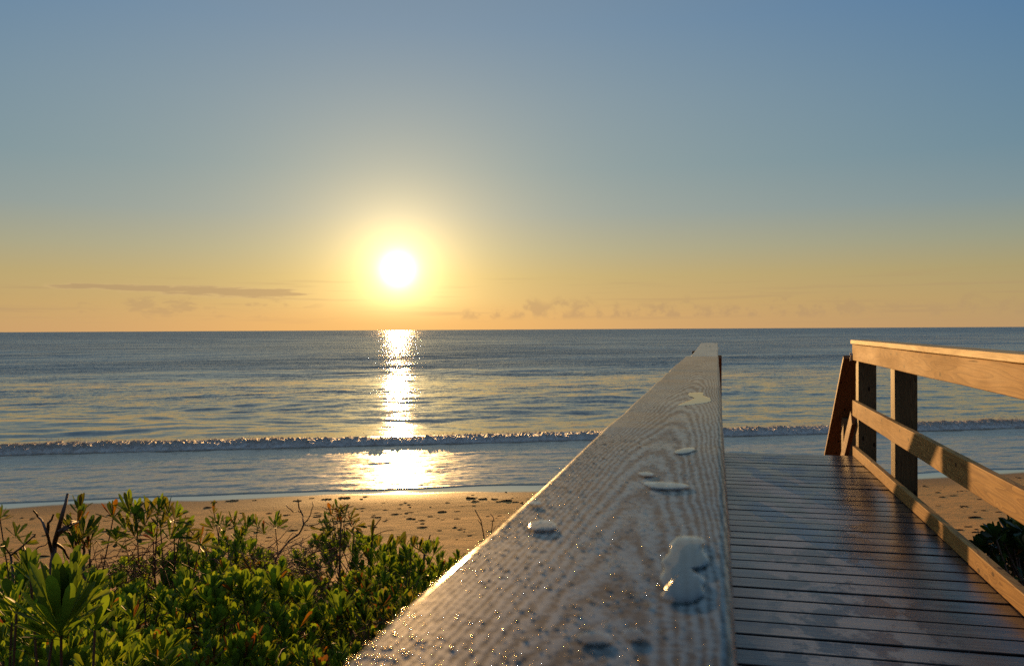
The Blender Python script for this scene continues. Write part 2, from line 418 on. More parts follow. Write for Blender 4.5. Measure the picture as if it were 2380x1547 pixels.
g.out(g.principled(**{'Base Color': g.mix(g.noise(g.objco(), 900., 3), (.02, .014, .01, 1), (.006, .005, .005, 1)), 'Roughness': .7})); M_SCREW = m

def leaf_mat(name, trans=.55, rough=.48):
    m, g = new_mat(name)
    c = g.attr('tint', 'Color')
    nz = g.noise(g.pos(), 60., 3, .6)
    c2 = g.mix(g.smooth(nz, .3, .7, 0., .4), c, g.mix(1., c, (.6, .62, .5, 1), 'MULTIPLY'))
    p = g.principled(**{'Base Color': c2, 'Roughness': rough, 'Specular IOR Level': .28, 'Normal': g.bump(nz, .25, .003)})
    t = g.n('ShaderNodeBsdfTranslucent'); g.link(g.mix(1., c2, (2.1, 2.0, .8, 1), 'MULTIPLY'), t.inputs[0])
    ms = g.n('ShaderNodeMixShader'); ms.inputs[0].default_value = trans; g.link(p, ms.inputs[1]); g.link(t.outputs[0], ms.inputs[2])
    g.out(ms.outputs[0]); return m
M_LEAF = leaf_mat('succulent_leaf'); M_LEAFD = leaf_mat('dark_glossy_leaf', .12, .25)
m, g = new_mat('twig_bark')
c = g.mix(g.noise(g.mapping(g.pos(), (60, 60, 25)), 1., 3, .6), (.14, .06, .025, 1), (.045, .02, .01, 1))
g.out(g.principled(**{'Base Color': c, 'Roughness': .6, 'Normal': g.bump(g.noise(g.pos(), 120., 3), .5, .004)})); M_TWIG = m
m, g = new_mat('dead_leaf')
c = g.mix(g.noise(g.pos(), 25., 3, .6), (.30, .105, .035, 1), (.13, .045, .018, 1))
g.out(g.principled(**{'Base Color': c, 'Roughness': .65})); M_DEAD = m
m, g = new_mat('seaweed')
c = g.mix(g.noise(g.pos(), 18., 4, .6), (.055, .024, .010, 1), (.018, .010, .006, 1))
g.out(g.principled(**{'Base Color': c, 'Roughness': .8, 'Specular IOR Level': .1})); M_WEED = m

# sand
def sand_mat():
    m, g = new_mat('beach_sand')
    p = g.pos(); wet = g.attr('wet'); damp = g.attr('damp'); veg = g.attr('veg')
    n = g.noise(p, 9., 5, .65); n2 = g.noise(p, 1.1, 4, .6); gr = g.noise(p, 420., 2, .6)
    rot = g.mapping(p, (1, 1, 1), (0, 0, 0), (0, 0, -PHI))
    streak = g.noise(g.mapping(rot, (1.2, 7., 1.)), 1., 5, .65)
    c = g.mix(n2, (.70, .345, .095, 1), (.77, .41, .13, 1))
    c = g.mix(g.smooth(n, .45, .75, 0., .35), c, (.38, .19, .07, 1))
    c = g.mix(g.smooth(streak, .60, .72, 0., .35), c, (.30, .17, .08, 1))
    c = g.mix(g.m('MULTIPLY', gr, .25), c, (.3, .2, .1, 1))
    c = g.mix(g.m('MULTIPLY', damp, .55), c, (.27, .135, .05, 1))
    c = g.mix(wet, c, (.12, .085, .05, 1))
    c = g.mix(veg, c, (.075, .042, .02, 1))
    ro = g.m('SUBTRACT', .85, g.m('ADD', g.m('MULTIPLY', damp, .25), g.m('MULTIPLY', wet, .52)))
    h = g.m('ADD', g.m('MULTIPLY', n, 1.), g.m('ADD', g.m('MULTIPLY', streak, .7), g.m('MULTIPLY', gr, .12)))
    nd = g.n('ShaderNodeBump'); nd.inputs['Distance'].default_value = .035; g.link(h, nd.inputs['Height'])
    g.put(nd.inputs['Strength'], g.m('MULTIPLY', g.m('SUBTRACT', 1., g.m('MAXIMUM', wet, g.m('MULTIPLY', damp, .7))), .6))
    g.out(g.principled(**{'Base Color': c, 'Roughness': ro, 'Normal': nd.outputs[0], 'Specular IOR Level': .06, 'Coat Weight': wet, 'Coat Roughness': .05, 'Coat IOR': 2.2}))
    return m
M_SAND = sand_mat()

# water: facet slopes are drawn from noise, so far water scatters light the way a real rough sea does
def water_mat():
    m, g = new_mat('sea_water')
    p = g.pos(); rot = g.mapping(p, (1, 1, 1), (0, 0, 0), (0, 0, -PHI))
    surf = g.attr('surf'); foam = g.attr('foam'); far = g.attr('far'); calm = g.attr('calm')
    def sl(scale, seed, det=2):
        nd = g.n('ShaderNodeTexNoise'); g.put(nd.inputs['Vector'], g.mapping(rot, scale, (seed, seed * .7, 0)))
        nd.inputs['Scale'].default_value = 1.; nd.inputs['Detail'].default_value = det; nd.inputs['Roughness'].default_value = .6
        return g.vm('SUBTRACT', nd.outputs['Color'], (.5, .5, .5))
    a = sl((.10, .38, 1), 3., 3); b = sl((.55, 1.9, 1), 9., 3); c_ = sl((3.0, 7.5, 1), 17., 3); d_ = sl((9., 15., 1), 27., 3)
    lx = lambda v: g.xyz(v)[0]
    ly = lambda v: g.xyz(v)[1]
    # (s, t) slopes
    ss = g.m('ADD', g.m('MULTIPLY', lx(b), .10), g.m('ADD', g.m('MULTIPLY', lx(c_), .36), g.m('MULTIPLY', lx(d_), .40)))
    ts = g.m('ADD', g.m('MULTIPLY', ly(a), .14), g.m('ADD', g.m('MULTIPLY', ly(b), .26), g.m('ADD', g.m('MULTIPLY', ly(c_), .34), g.m('MULTIPLY', ly(d_), .26))))
    # wide patches of wind and calm
    fboost = g.m('ADD', 1., g.m('MULTIPLY', g.attr('mid'), 3.6))
    wind = g.noise(g.mapping(rot, (.012, .06, 1), (2., 5., 0)), 1., 3, .55)
    amp = g.m('MULTIPLY', g.smooth(wind, .36, .62, .55, 1.25), g.m('SUBTRACT', 1., g.m('MULTIPLY', calm, .35)))
    ss = g.m('MULTIPLY', g.m('MULTIPLY', ss, amp), g.m('ADD', 1., g.m('MULTIPLY', g.attr('mid'), 1.0))); ts = g.m('MULTIPLY', g.m('MULTIPLY', ts, amp), fboost)
    md = g.attr('mid'); ab = g.m('ADD', g.m('ABSOLUTE', ts), .02)
    ts = g.m('ADD', g.m('MULTIPLY', ts, g.m('SUBTRACT', 1., md)), g.m('MULTIPLY', ab, md))
    # foamy wash between the breaker and the sand
    e = sl((2.0, 4.6, 1), 40., 4); f = sl((7.5, 13., 1), 51., 4)
    s2 = g.m('ADD', g.m('MULTIPLY', lx(e), .17), g.m('MULTIPLY', lx(f), .30)); t2 = g.m('ADD', g.m('MULTIPLY', ly(e), .34), g.m('MULTIPLY', ly(f), .30))
    ss = g.m('ADD', g.m('MULTIPLY', ss, g.m('SUBTRACT', 1., surf)), g.m('MULTIPLY', s2, surf))
    ts = g.m('ADD', g.m('MULTIPLY', ts, g.m('SUBTRACT', 1., surf)), g.m('MULTIPLY', t2, surf))
    gn = g.n('ShaderNodeNewGeometry').outputs['Normal']
    off = g.vm('ADD', g.vm('SCALE', (-SD[0], -SD[1], 0.), ss), g.vm('SCALE', (-TD[0], -TD[1], 0.), ts))
    nrm = g.vm('NORMALIZE', g.vm('ADD', gn, off))
    fo = g.noise(g.mapping(rot, (2.6, 7.0, 1)), 1., 6, .70)
    fo2 = g.noise(g.mapping(rot, (.35, 1.1, 1), (7, 3, 0)), 1., 4, .6)
    fm = g.m('MULTIPLY', g.smooth(g.m('ADD', g.m('MULTIPLY', fo, .65), g.m('MULTIPLY', fo2, .35)), .37, .57), foam)
    base = g.mix(surf, (.050, .060, .056, 1), (.31, .25, .165, 1))
    c = g.mix(fm, base, (.85, .69, .47, 1))
    ro = g.m('ADD', g.m('ADD', .06, g.m('MULTIPLY', far, .15)), g.m('MULTIPLY', fm, .45))
    ro = g.m('ADD', ro, g.m('MULTIPLY', surf, .03))
    g.out(g.principled(**{'Base Color': c, 'Roughness': ro, 'IOR': 1.33, 'Normal': nrm}))
    return m
M_WATER = water_mat()

def foam_mat():
    m, g = new_mat('breaker_foam')
    p = g.pos(); hgt = g.attr('h')
    n = g.noise(p, 5., 5, .7); n2 = g.noise(p, 26., 3, .7)
    c = g.mix(g.smooth(n, .3, .7), (.58, .47, .39, 1), (.97, .87, .75, 1))
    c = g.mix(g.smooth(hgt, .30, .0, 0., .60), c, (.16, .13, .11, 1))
    pr = g.principled(**{'Base Color': c, 'Roughness': .5, 'Normal': g.bump(g.m('ADD', n, g.m('MULTIPLY', n2, .9)), 1., .08)})
    t = g.n('ShaderNodeBsdfTranslucent'); g.put(t.inputs[0], (.72, .66, .58, 1))
    ms = g.n('ShaderNodeMixShader'); g.put(ms.inputs[0], g.smooth(hgt, .30, .95, .08, .60)); g.link(pr, ms.inputs[1]); g.link(t.outputs[0], ms.inputs[2])
    g.out(ms.outputs[0]); return m
M_FOAM = foam_mat()

# ------------------------------------------------------------------ ground: one sheet under everything, dry dune to sea bed
ts_ = np.concatenate((np.arange(-60, 4, 2.), np.arange(4, 13, .2), np.arange(13, 25.5, .07), np.arange(25.5, 60, 1.5), np.geomspace(62, 30000, 24)))
us_ = np.linspace(-1, 1, 520)
Tg, Ug = np.meshgrid(ts_, us_, indexing='ij')
HW = 30 + np.clip(np.abs(Tg) - 22, 0, None) * 1.6
Sg = Ug * HW + 5.0
Zg = sand_z(Sg, Tg)
t0g = shore(Sg)
edge = t0g - .7 + 1.5 * fbm(Sg * .13 + 2, Sg * 0 + .3, 3, 61)
wet = sstep(-.15, .25, Tg - edge)
damp = sstep(-2.4, .0, Tg - edge + .7 * fbm(Sg * .4, Tg * .4, 2, 71))
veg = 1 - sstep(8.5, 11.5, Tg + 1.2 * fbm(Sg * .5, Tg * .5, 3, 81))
Xg, Yg = st2xy(Sg, Tg)
me = np_mesh('beach_sand', np.stack((Xg, Yg, Zg), -1).reshape(-1, 3), grid_faces(*Tg.shape), True, None, {'wet': wet, 'damp': damp, 'veg': veg})
tag(link('beach_sand', me, M_SAND), kind='structure')

# ------------------------------------------------------------------ sea
WT = 35.0                                        # where the breaker stands
def wave_t(s): return WT + .45 * fbm(np.asarray(s, float) * .06, np.zeros_like(np.asarray(s, float)) + 2.2, 2, 91) + .10 * fbm(np.asarray(s, float) * .5, np.zeros_like(np.asarray(s, float)) + 4.2, 2, 92)
def wave_h(s): return .21 + .11 * fbm(np.asarray(s, float) * .09, np.zeros_like(np.asarray(s, float)) + 6.2, 2, 93) + .035 * fbm(np.asarray(s, float) * .5, np.zeros_like(np.asarray(s, float)) + 8.2, 3, 94)
rows = [-.10, -.02, 0., .04, .09, .16, .25]
while rows[-1] < 7.6: rows.append(rows[-1] + .085)
while rows[-1] < 12.5: rows.append(rows[-1] + .06)
while rows[-1] < 40000: rows.append(rows[-1] + max(.10, (rows[-1] + 24) * .0062))
dt = np.array(rows)
us = np.linspace(0, 1, 460)
Dg, Ug = np.meshgrid(dt, us, indexing='ij')
Tm = Dg + 24.1
Lo = -.95 * Tm - 14; Hi = 1.3 * Tm + 16
S = Lo + (Hi - Lo) * Ug
near = 1 - sstep(4, 10, Dg)
T = Dg + 24.1 * (1 - near) + shore(S) * near
lip = sstep(0, .10, Dg)
Zw = -.014 + (.034 * lip) * (1 - .4 * sstep(.2, 3., Dg)) + .0 * S
Zw = Zw + .026 * fbm(S * .9, T * 2.0, 3, 101) * sstep(.1, 1., Dg) * (1 - sstep(9, 12, Dg))
wt = wave_t(S); q = T - wt; H = wave_h(S)
prof = np.where(q < 0, sstep(-1.6, 0.2, q) ** 1.3, np.exp(-(np.clip(q, 0, None) / 1.9) ** 1.3))
Zw = Zw + (H * .85) * prof
# swell behind: long-crested, running in to the shore; short waves only where the mesh can carry them
sp = np.gradient(Tm, axis=0)
sea = sstep(.5, 5., q)
def swell(lam, amp, ang, seed):
    kx = 2 * np.pi / lam
    ww = T * math.cos(ang) + S * math.sin(ang)
    ph = 6.0 * fbm(S * .75 / lam, T * .9 / lam, 2, seed)
    en = .25 + 1.5 * vnoise(S * .40 / lam + 11, T * .35 / lam, seed + 3)
    ok = 1 - sstep(lam * .16, lam * .34, sp)
    y_ = np.sin(ww * kx + ph)
    return amp * en * ok * (y_ + .28 * y_ * np.abs(y_))
for lam, amp, ang, sd in ((9.5, .014, .05, 201), (6.1, .013, -.16, 211), (3.9, .013, .22, 221), (2.6, .011, -.30, 231), (1.7, .008, .38, 241), (1.05, .005, -.22, 251), (3.1, .010, -.08, 281), (17., .03, 0., 261), (34., .05, .08, 271)):
    Zw = Zw + sea * swell(lam, amp, ang, sd)
surf = 1 - sstep(-1.2, -.1, q)
foam = surf * (.45 + .45 * sstep(-5.5, -1.2, q) ) * sstep(.01, .08, Dg)
foam = np.maximum(foam, (1 - sstep(.0, .5, Dg)) * sstep(.03, .10, Dg) * .35)
foam = np.maximum(foam, .9 * sstep(-1.3, -.4, q) * (1 - sstep(.0, .9, q)))
far = sstep(60, 900, T)
calm = sea * (1 - sstep(38, 70, T)); mid = sstep(45, 120, T)
Xw, Yw = st2xy(S, T)
me = np_mesh('sea', np.stack((Xw, Yw, Zw), -1).reshape(-1, 3), grid_faces(*T.shape), True, None, {'surf': surf, 'foam': foam, 'far': far, 'calm': calm, 'mid': mid})
tag(link('sea', me, M_WATER), kind='structure')

# breaker foam: a tumbling roll of white water
sw = np.concatenate((np.arange(-46, -26, .09), np.arange(-26, 50, .036), np.arange(50, 78, .09))); th = np.linspace(-.12, 1.06, 30)
Sw, Th = np.meshgrid(sw, th, indexing='ij')
Hb = wave_h(Sw); tb = wave_t(Sw)
ang = Th * np.pi
bt = -.30 - 1.25 * np.cos(ang) * np.where(Th < .5, 1.0, .55)
bz = Hb * 1.02 * np.clip(np.sin(np.clip(ang, -.4, np.pi + .3)), -.3, 1) ** 1.0
lump = .060 * fbm(Sw * 1.7, Th * 3.2 + 3, 3, 301) + .050 * (np.abs(fbm(Sw * 4.5, Th * 6., 3, 311)) * 2 - .6) + .062 * fbm(Sw * 11., Th * 13., 4, 321, .75)
keep = sstep(-.05, .25, Th) * (1 - .4 * sstep(.85, 1.05, Th))
patch = .55 + .45 * sstep(-.25, .3, fbm(Sw * .10, Sw * 0 + 7.7, 3, 331))
nt = -np.cos(ang); nz = np.abs(np.sin(ang))
Tf = tb + bt + lump * nt * keep * patch * 1.1; Zf = .02 + bz * (.78 + .22 * patch) + lump * (.35 + .65 * nz) * keep
Tf = Tf + rng.normal(0, .010, Tf.shape) * keep; Zf = Zf + rng.normal(0, .012, Zf.shape) * keep
Xf, Yf = st2xy(Sw, Tf)
A = Acc(); A.add(np.stack((Xf, Yf, Zf), -1).reshape(-1, 3), grid_faces(*Sw.shape))
hh = list((Zf / .32).reshape(-1))
# flecks of spray thrown off the crest
ico = bmesh.new(); bmesh.ops.create_icosphere(ico, subdivisions=1, radius=1.0)
icoV = np.array([v.co[:] for v in ico.verts]); icoF = np.array([[v.index for v in f.verts] for f in ico.faces]); ico.free()
me = np_mesh('breaker_foam', A.V[0], A.F[0], True, None, {'h': np.array(hh)})
tag(link('breaker_foam', me, M_FOAM), kind='stuff', label='tumbling white foam of the breaking wave along the shore', cat='foam')
n = 5000; ss_ = rng.uniform(-40, 70, n); cl = vnoise(ss_ * .35, ss_ * 0 + 1.5, 341); keepm = rng.random(n) < sstep(.45, .75, cl) + .15
ss_ = ss_[keepm]; A = Acc()
for s_ in ss_:
    r = rng.uniform(.006, .020); t_ = float(wave_t(s_)) - rng.uniform(-.45, .9); z_ = float(wave_h(s_)) * rng.uniform(.85, 1.1) + abs(rng.normal(0, .05))
    x_, y_ = st2xy(s_, t_); A.add(icoV * r * np.array((1.3, 1, 1)) + (x_, y_, z_), icoF)
me = A.mesh('wave_spray'); me.attributes.new('h', 'FLOAT', 'POINT').data.foreach_set('value', np.full(len(me.vertices), .9, np.float32))
tag(link('wave_spray', me, M_FOAM), kind='stuff', label='flecks of spray above the breaking wave', cat='spray')

# ------------------------------------------------------------------ boardwalk
DZ = CAM_Z - 1.128                               # top of the decking
def H_(h): return CAM_Z - h
END = 7.87; BACK = -2.6
bw = thing('boardwalk', 'dark wet timber boardwalk of cross planks leading to the beach stairs', 'boardwalk', (0, 0, 2.0))
bm = bmesh.new(); yy = END - .137
k = 0
while yy > BACK:
    b2 = bmesh.new(); bmesh.ops.create_cube(b2, size=1)
    for v in b2.verts: v.co = Vector((v.co.x * 1.43 + .57, (v.co.y + .5) * .129 + yy, v.co.z * .036 - .018))
    bmesh.ops.bevel(b2, geom=list(b2.edges), offset=.0025, segments=1, profile=.5, affect='EDGES')
    dz = random.uniform(-.0015, .0015); tl = random.uniform(-.002, .002)
    for v in b2.verts: v.co.z += dz + tl * v.co.x; v.co.y += random.choice((0, 0)) + .0008 * math.sin(v.co.x * 3 + k)
    tmp = bpy.data.meshes.new('t'); b2.to_mesh(tmp); b2.free(); bm.from_mesh(tmp); bpy.data.meshes.remove(tmp)
    yy -= .146; k += 1
me = bpy.data.meshes.new('decking'); bm.to_mesh(me); bm.free()
link('decking', me, M_DECK, bw, Matrix.Translation((0, 0, DZ)))
for xx in (-.06, .36, .78, 1.20):
    board('joist', (xx, BACK, DZ - .036 - .003 - .0925), (xx, END - .04, DZ - .036 - .003 - .0925), .038, .185, M_UNDER, bw)
for y0 in (7.55, 4.7, 1.8, -1.2):
    board('beam', (-.25, y0, DZ - .345), (1.40, y0, DZ - .345), .075, .235, M_UNDER, bw)
board('rim_joist', (-.14, END - .018, DZ - .135), (1.28, END - .018, DZ - .135), .036, .185, M_UNDER, bw)

def gz(x, y):
    s, t = xy2st(x, y); return float(sand_z(s, t))

# ---- left railing (camera looks along its cap)
lr = thing('railing', 'dew covered near railing whose wide flat cap runs from the bottom edge toward the sea', 'railing', (-.06, 0, 2.0), 'boardwalk railings')
def cap_mesh(L, wd, th, bev):
    return board_mesh(L, wd, th, bev, 4, .0, 0)
cap1 = board('cap_rail', (-.062, -2.4, H_(.12) - .019), (-.062, 3.70, H_(.12) - .019), .140, .038, M_RAIL1, lr, bev=.006, seg=4, cuts=90, wob=.0018)
cap1['label'] = 'near cap board, pale wavy grain under beads of dew'
cap2 = board('cap_rail', (-.062, 3.712, H_(.148) - .019), (-.062, 7.55, H_(.126) - .019), .140, .038, M_RAIL2, lr, bev=.006, seg=4, cuts=50, wob=.002)
cap2['label'] = 'far cap board, pale and shining, set a little lower'
board('skirt_board', (-.010, -2.4, H_(.12) - .042 - .07), (-.010, 3.70, H_(.12) - .042 - .07), .036, .135, M_PINE, lr, bev=.004)
board('skirt_board', (-.010, 3.712, H_(.148) - .042 - .07), (-.010, 7.55, H_(.126) - .042 - .07), .036, .135, M_PINE, lr, bev=.004)
board('mid_rail', (-.012, -2.4, H_(.69)), (-.012, 7.55, H_(.69)), .038, .085, M_PINE, lr, bev=.004)
for y0 in (7.74, 6.26, 3.35, .6, -1.9):
    g0 = gz(-.10, y0); top = H_(.165) if y0 < 7.6 else H_(.19)
    board('post', (-.102, y0 + .073, g0 - .6), (-.102, y0 + .073, top), .145, .145, M_POST, lr, up=(0, 1, 0))
# screws driven through the caps
def screw(x, y, par, r=.0045, top=None):
    A = Acc(); ring = 10; V = [(x, y, top + .0012)] + [(x + r * math.cos(2 * math.pi * k / ring), y + r * math.sin(2 * math.pi * k / ring), top + .0008) for k in range(ring)] + \
        [(x + r * 1.05 * math.cos(2 * math.pi * k / ring), y + r * 1.05 * math.sin(2 * math.pi * k / ring), top - .003) for k in range(ring)]
    Fq = [(0, 1 + k, 1 + (k + 1) % ring) for k in range(ring)]
    Fq += [(1 + k, 11 + k, 11 + (k + 1) % ring) for k in range(ring)] + [(1 + k, 11 + (k + 1) % ring, 1 + (k + 1) % ring) for k in range(ring)]
    A.add(V, Fq); return link('screw', A.mesh('screw'), M_SCREW, par)
screw(-.050, 2.18, cap1, .0065, H_(.12))
def captop2(y): return H_(.148 + (.126 - .148) * (y - 3.712) / (7.55 - 3.712))
for x_, y_ in ((-.078, 6.5), (-.048, 6.35), (-.012, 7.35)): screw(x_, y_, cap2, .0075, captop2(y_))

# ---- right railing
rr_ = thing('railing', 'sunlit golden timber railing along the right side of the boardwalk', 'railing', (1.25, 3, 2.0), 'boardwalk railings')
CT = H_(.107)
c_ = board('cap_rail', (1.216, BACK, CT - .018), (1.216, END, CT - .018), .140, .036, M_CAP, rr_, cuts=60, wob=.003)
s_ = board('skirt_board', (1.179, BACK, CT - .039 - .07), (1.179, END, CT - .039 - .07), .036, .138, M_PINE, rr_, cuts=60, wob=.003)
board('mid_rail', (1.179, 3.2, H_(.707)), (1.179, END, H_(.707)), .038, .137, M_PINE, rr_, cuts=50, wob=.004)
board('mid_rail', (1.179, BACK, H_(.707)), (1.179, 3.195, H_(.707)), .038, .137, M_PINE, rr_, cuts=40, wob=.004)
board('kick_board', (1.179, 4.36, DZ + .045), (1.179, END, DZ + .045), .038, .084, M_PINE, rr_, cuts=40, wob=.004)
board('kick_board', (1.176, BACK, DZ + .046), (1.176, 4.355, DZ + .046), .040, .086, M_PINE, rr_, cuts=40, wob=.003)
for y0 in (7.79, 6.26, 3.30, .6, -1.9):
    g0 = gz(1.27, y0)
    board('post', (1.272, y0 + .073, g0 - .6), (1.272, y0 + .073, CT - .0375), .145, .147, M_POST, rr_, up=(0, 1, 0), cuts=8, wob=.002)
board('bracket', (1.150, END + .004, CT - .115), (1.150, END + .004, CT - .185), .014, .004, M_STEEL, rr_, up=(0, 1, 0), bev=.001)

# ---- beach stairs beyond the deck end
stt = thing('beach_stairs', 'timber stairs dropping from the end of the boardwalk to the sand', 'stairs', (.57, 9.5, .8))
SL = .77
nst = 13; rise = .205; run = rise / SL
for k in range(nst):
    y0 = END + .03 + k * run; z0 = DZ - rise * (k + 1)
    if z0 < gz(.57, y0) - .05: break
    board('tread', (-.02, y0 + run * .5, z0 - .019), (1.14, y0 + run * .5, z0 - .019), run + .02, .038, M_DECK, stt)
yb = END + .03 + 12 * run
for xx in (-.045, 1.165):
    a0 = Vector((xx, END + .02, DZ - .28)); b0 = Vector((xx, yb, DZ - .28 - SL * (yb - END - .02)))
    board('stringer', a0, b0, .045, .26, M_UNDER, stt)
def stair_rail(x_in, side, label):
    """x_in: inner edge of the cap; side -1 left, +1 right"""
    t_ = thing('stair_railing', label, 'railing', (x_in, 9.0, 1.0), 'stair railings')
    xc = x_in + side * .095
    y0 = 8.10; z0 = H_(.245); L = 3.0
    board('cap_rail', (xc, y0, z0 - .02), (xc, y0 + L, z0 - SL * L - .02), .19, .038, M_REDD, t_, cuts=20, wob=.002)
    xm = x_in + side * .060
    board('mid_rail', (xm, 7.95, H_(.80)), (xm, 7.95 + L, H_(.80) - SL * L), .038, .137, M_REDD, t_, cuts=20, wob=.002)
    xp = xm + side * .095
    for yp in (8.72, 10.2):
        zt = z0 - SL * (yp + .145 - y0) - .055
        board('post', (xp, yp + .0725, gz(xp, yp) - .5), (xp, yp + .0725, zt), .145, .145, M_POST, t_, up=(0, 1, 0))
    return t_
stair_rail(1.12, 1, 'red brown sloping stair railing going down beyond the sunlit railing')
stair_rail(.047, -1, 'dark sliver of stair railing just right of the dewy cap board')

# ------------------------------------------------------------------ water on the near cap
RT = H_(.12) + .0006
pud = [ # outline in frame units, only used to place each film of water on the board
 ('broad ragged water puddle on the dewy cap, largest of them', [(1575, 1243), (1640, 1247), (1632, 1275), (1650, 1300), (1640, 1318), (1600, 1322), (1645, 1345), (1630, 1360), (1638, 1385), (1600, 1400), (1560, 1398), (1535, 1388), (1548, 1370), (1532, 1350), (1545, 1320), (1535, 1300), (1555, 1285), (1560, 1262)], .0035),
 ('long thin water puddle across the cap above the largest one', [(1490, 1119), (1530, 1119), (1570, 1121), (1595, 1124), (1604, 1131), (1580, 1136), (1540, 1137), (1508, 1132)], .0028),
 ('small thin water puddle just above the long thin one', [(1480, 1097), (1505, 1095), (1521, 1100), (1515, 1106), (1492, 1106)], .0022),
 ('slanted water puddle near the right edge of the cap', [(1565, 1048), (1590, 1040), (1614, 1039), (1615, 1046), (1600, 1053), (1572, 1055)], .002),
 ('rounded water puddle near the left edge of the cap', [(1232, 1212), (1258, 1207), (1285, 1209), (1299, 1226), (1280, 1233), (1245, 1234), (1228, 1228)], .0032),
 ('faint small water puddle above the rounded one', [(1228, 1164), (1250, 1162), (1262, 1168), (1250, 1174), (1232, 1172)], .002),
 ('angular flat water puddle high up the cap', [(1600, 912), (1638, 911), (1632, 919), (1655, 926), (1650, 934), (1612, 940), (1570, 944), (1590, 934), (1618, 925), (1598, 919)], .0014),
 ('blurred water puddle at the bottom middle of the cap', [(1345, 1470), (1390, 1463), (1425, 1480), (1420, 1497), (1375, 1499), (1340, 1490)], .0011),
 ('blurred small water puddle low on the cap beside the bottom middle one', [(1446, 1462), (1480, 1458), (1500, 1470), (1490, 1488), (1455, 1487)], .0010)]
for lab, poly, hgt in pud:
    P = np.array([on_plane(px, py, RT)[:2] for px, py in poly]); n0 = len(P)
    if np.sum(P[:, 0] * np.roll(P[:, 1], -1) - np.roll(P[:, 0], -1) * P[:, 1]) < 0: P = P[::-1]
    # resample and smooth the outline
    Q = []
    for i in range(n0):
        for f in (0, .25, .5, .75): Q.append(P[i] * (1 - f) + P[(i + 1) % n0] * f)
    Q = np.array(Q)
    for _ in range(2): Q = (np.roll(Q, 1, 0) + 2 * Q + np.roll(Q, -1, 0)) / 4
    c0 = Q.mean(0); n1 = len(Q); sc_ = (Q.max(0) - Q.min(0))[0]
    Q[:, 0] += sc_ * .05 * fbm(Q[:, 1] * 250., Q[:, 0] * 0 + .5, 2, 5); hgt *= .16
    V = []; prof = [(1.0, -.001), (.975, .28), (.93, .55), (.85, .80), (.72, .94), (.5, 1.0), (.25, 1.0)]
    for f, z in prof:
        for q_ in Q: V.append((*(c0 + (q_ - c0) * f), RT + hgt * max(z, -.2)))
    V.append((*c0, RT + hgt))
    Fq = []
    for k in range(len(prof) - 1):
        for i in range(n1): a, b = k * n1 + i, k * n1 + (i + 1) % n1; Fq += [(a, b, b + n1), (a, b + n1, a + n1)]
    k = len(prof) - 1
    for i in range(n1): Fq.append((k * n1 + i, k * n1 + (i + 1) % n1, len(V) - 1))
    org = Vector((c0[0], c0[1], RT)); A = Acc(); A.add(V, Fq)
    o = link('water_puddle', A.mesh('water_puddle', org), M_PUDDLE, None, Matrix.Translation(org))
    tag(o, lab, 'puddle', 'water puddles on the dewy cap board')
# dew beads
def hemi():
    V = []; rings = [(1.0, 0.), (.93, .36), (.72, .66), (.38, .86)]
    for r, z in rings:
        for k in range(7): V.append((r * math.cos(2 * math.pi * k / 7), r * math.sin(2 * math.pi * k / 7), z * .36))
    V.append((0, 0, .9 * .36)); Fq = []
    for k in range(3):
        for i in range(7): a, b = k * 7 + i, k * 7 + (i + 1) % 7; Fq += [(a, b, b + 7), (a, b + 7, a + 7)]
    for i in range(7): Fq.append((21 + i, 21 + (i + 1) % 7, 28))
    return np.array(V), np.array(Fq)
hV, hF = hemi(); A = Acc()
ND = 3500
dy = .22 + 1.5 * rng.random(ND) ** 1.7; dx = -.130 + .132 * rng.random(ND) ** 1.7
dr = np.clip(rng.lognormal(math.log(.00042), .45, ND), .0002, .0013)
nb = 1500; by = .20 + .75 * rng.random(nb) ** 1.5; bx = -.131 + .11 * rng.random(nb) ** 2.0
dx = np.concatenate((dx, bx)); dy = np.concatenate((dy, by)); dr = np.concatenate((dr, rng.uniform(.0005, .0013, nb)))
for x_, y_, r_ in zip(dx, dy, dr): A.add(hV * np.array((r_ * rng.uniform(.8, 1.25), r_ * rng.uniform(.8, 1.25), r_ * .8)) + (x_, y_, H_(.12) + .0002), hF)
tag(link('dew_drops', A.mesh('dew_drops'), M_DEW), 'fine dew drops beading on the near cap board', 'dew', kind='stuff')

# ------------------------------------------------------------------ plants
LX = np.array([0, .22, .48, .72, .90, 1.0]); LW = np.array([.03, .055, .105, .15, .12, .03])
def leaf_block(P, D, N, L, wd, bend, tint, acc):
    """P base, D direction, N upper normal; all arrays (n,3)"""
    n = len(P); Sx = np.cross(D, N)
    u = LX[None, :, None]
    cen = P[:, None, :] + D[:, None, :] * (L[:, None, None] * u) + N[:, None, :] * (-(bend * L)[:, None, None] * u ** 2)
    hw = (LW[None, :, None] * (L * wd)[:, None, None])
    up = N[:, None, :] * hw * .35
    V = np.stack((cen - Sx[:, None, :] * hw + up, cen, cen + Sx[:, None, :] * hw + up), 2)   # n,6,3,3
    V = V.reshape(n, 18, 3)
    f = []
    for i in range(5):
        for j in range(2): a = i * 3 + j; f.append((a, a + 1, a + 4, a + 3))
    f = np.array(f); Fq = (f[None] + (np.arange(n) * 18)[:, None, None]).reshape(-1, 4)
    acc.V.append(V.reshape(-1, 3)); acc.F.append(Fq + acc.n); acc.n += n * 18
    C = np.ones((n, 18, 4)); C[:, :, :3] = tint[:, None, :]; acc.C.append(C.reshape(-1, 4))
def unit(v): return v / np.maximum(np.linalg.norm(v, axis=-1, keepdims=True), 1e-9)
GREENS = np.array([(.135, .21, .024), (.17, .255, .028), (.095, .155, .024), (.205, .265, .032), (.07, .115, .02)])
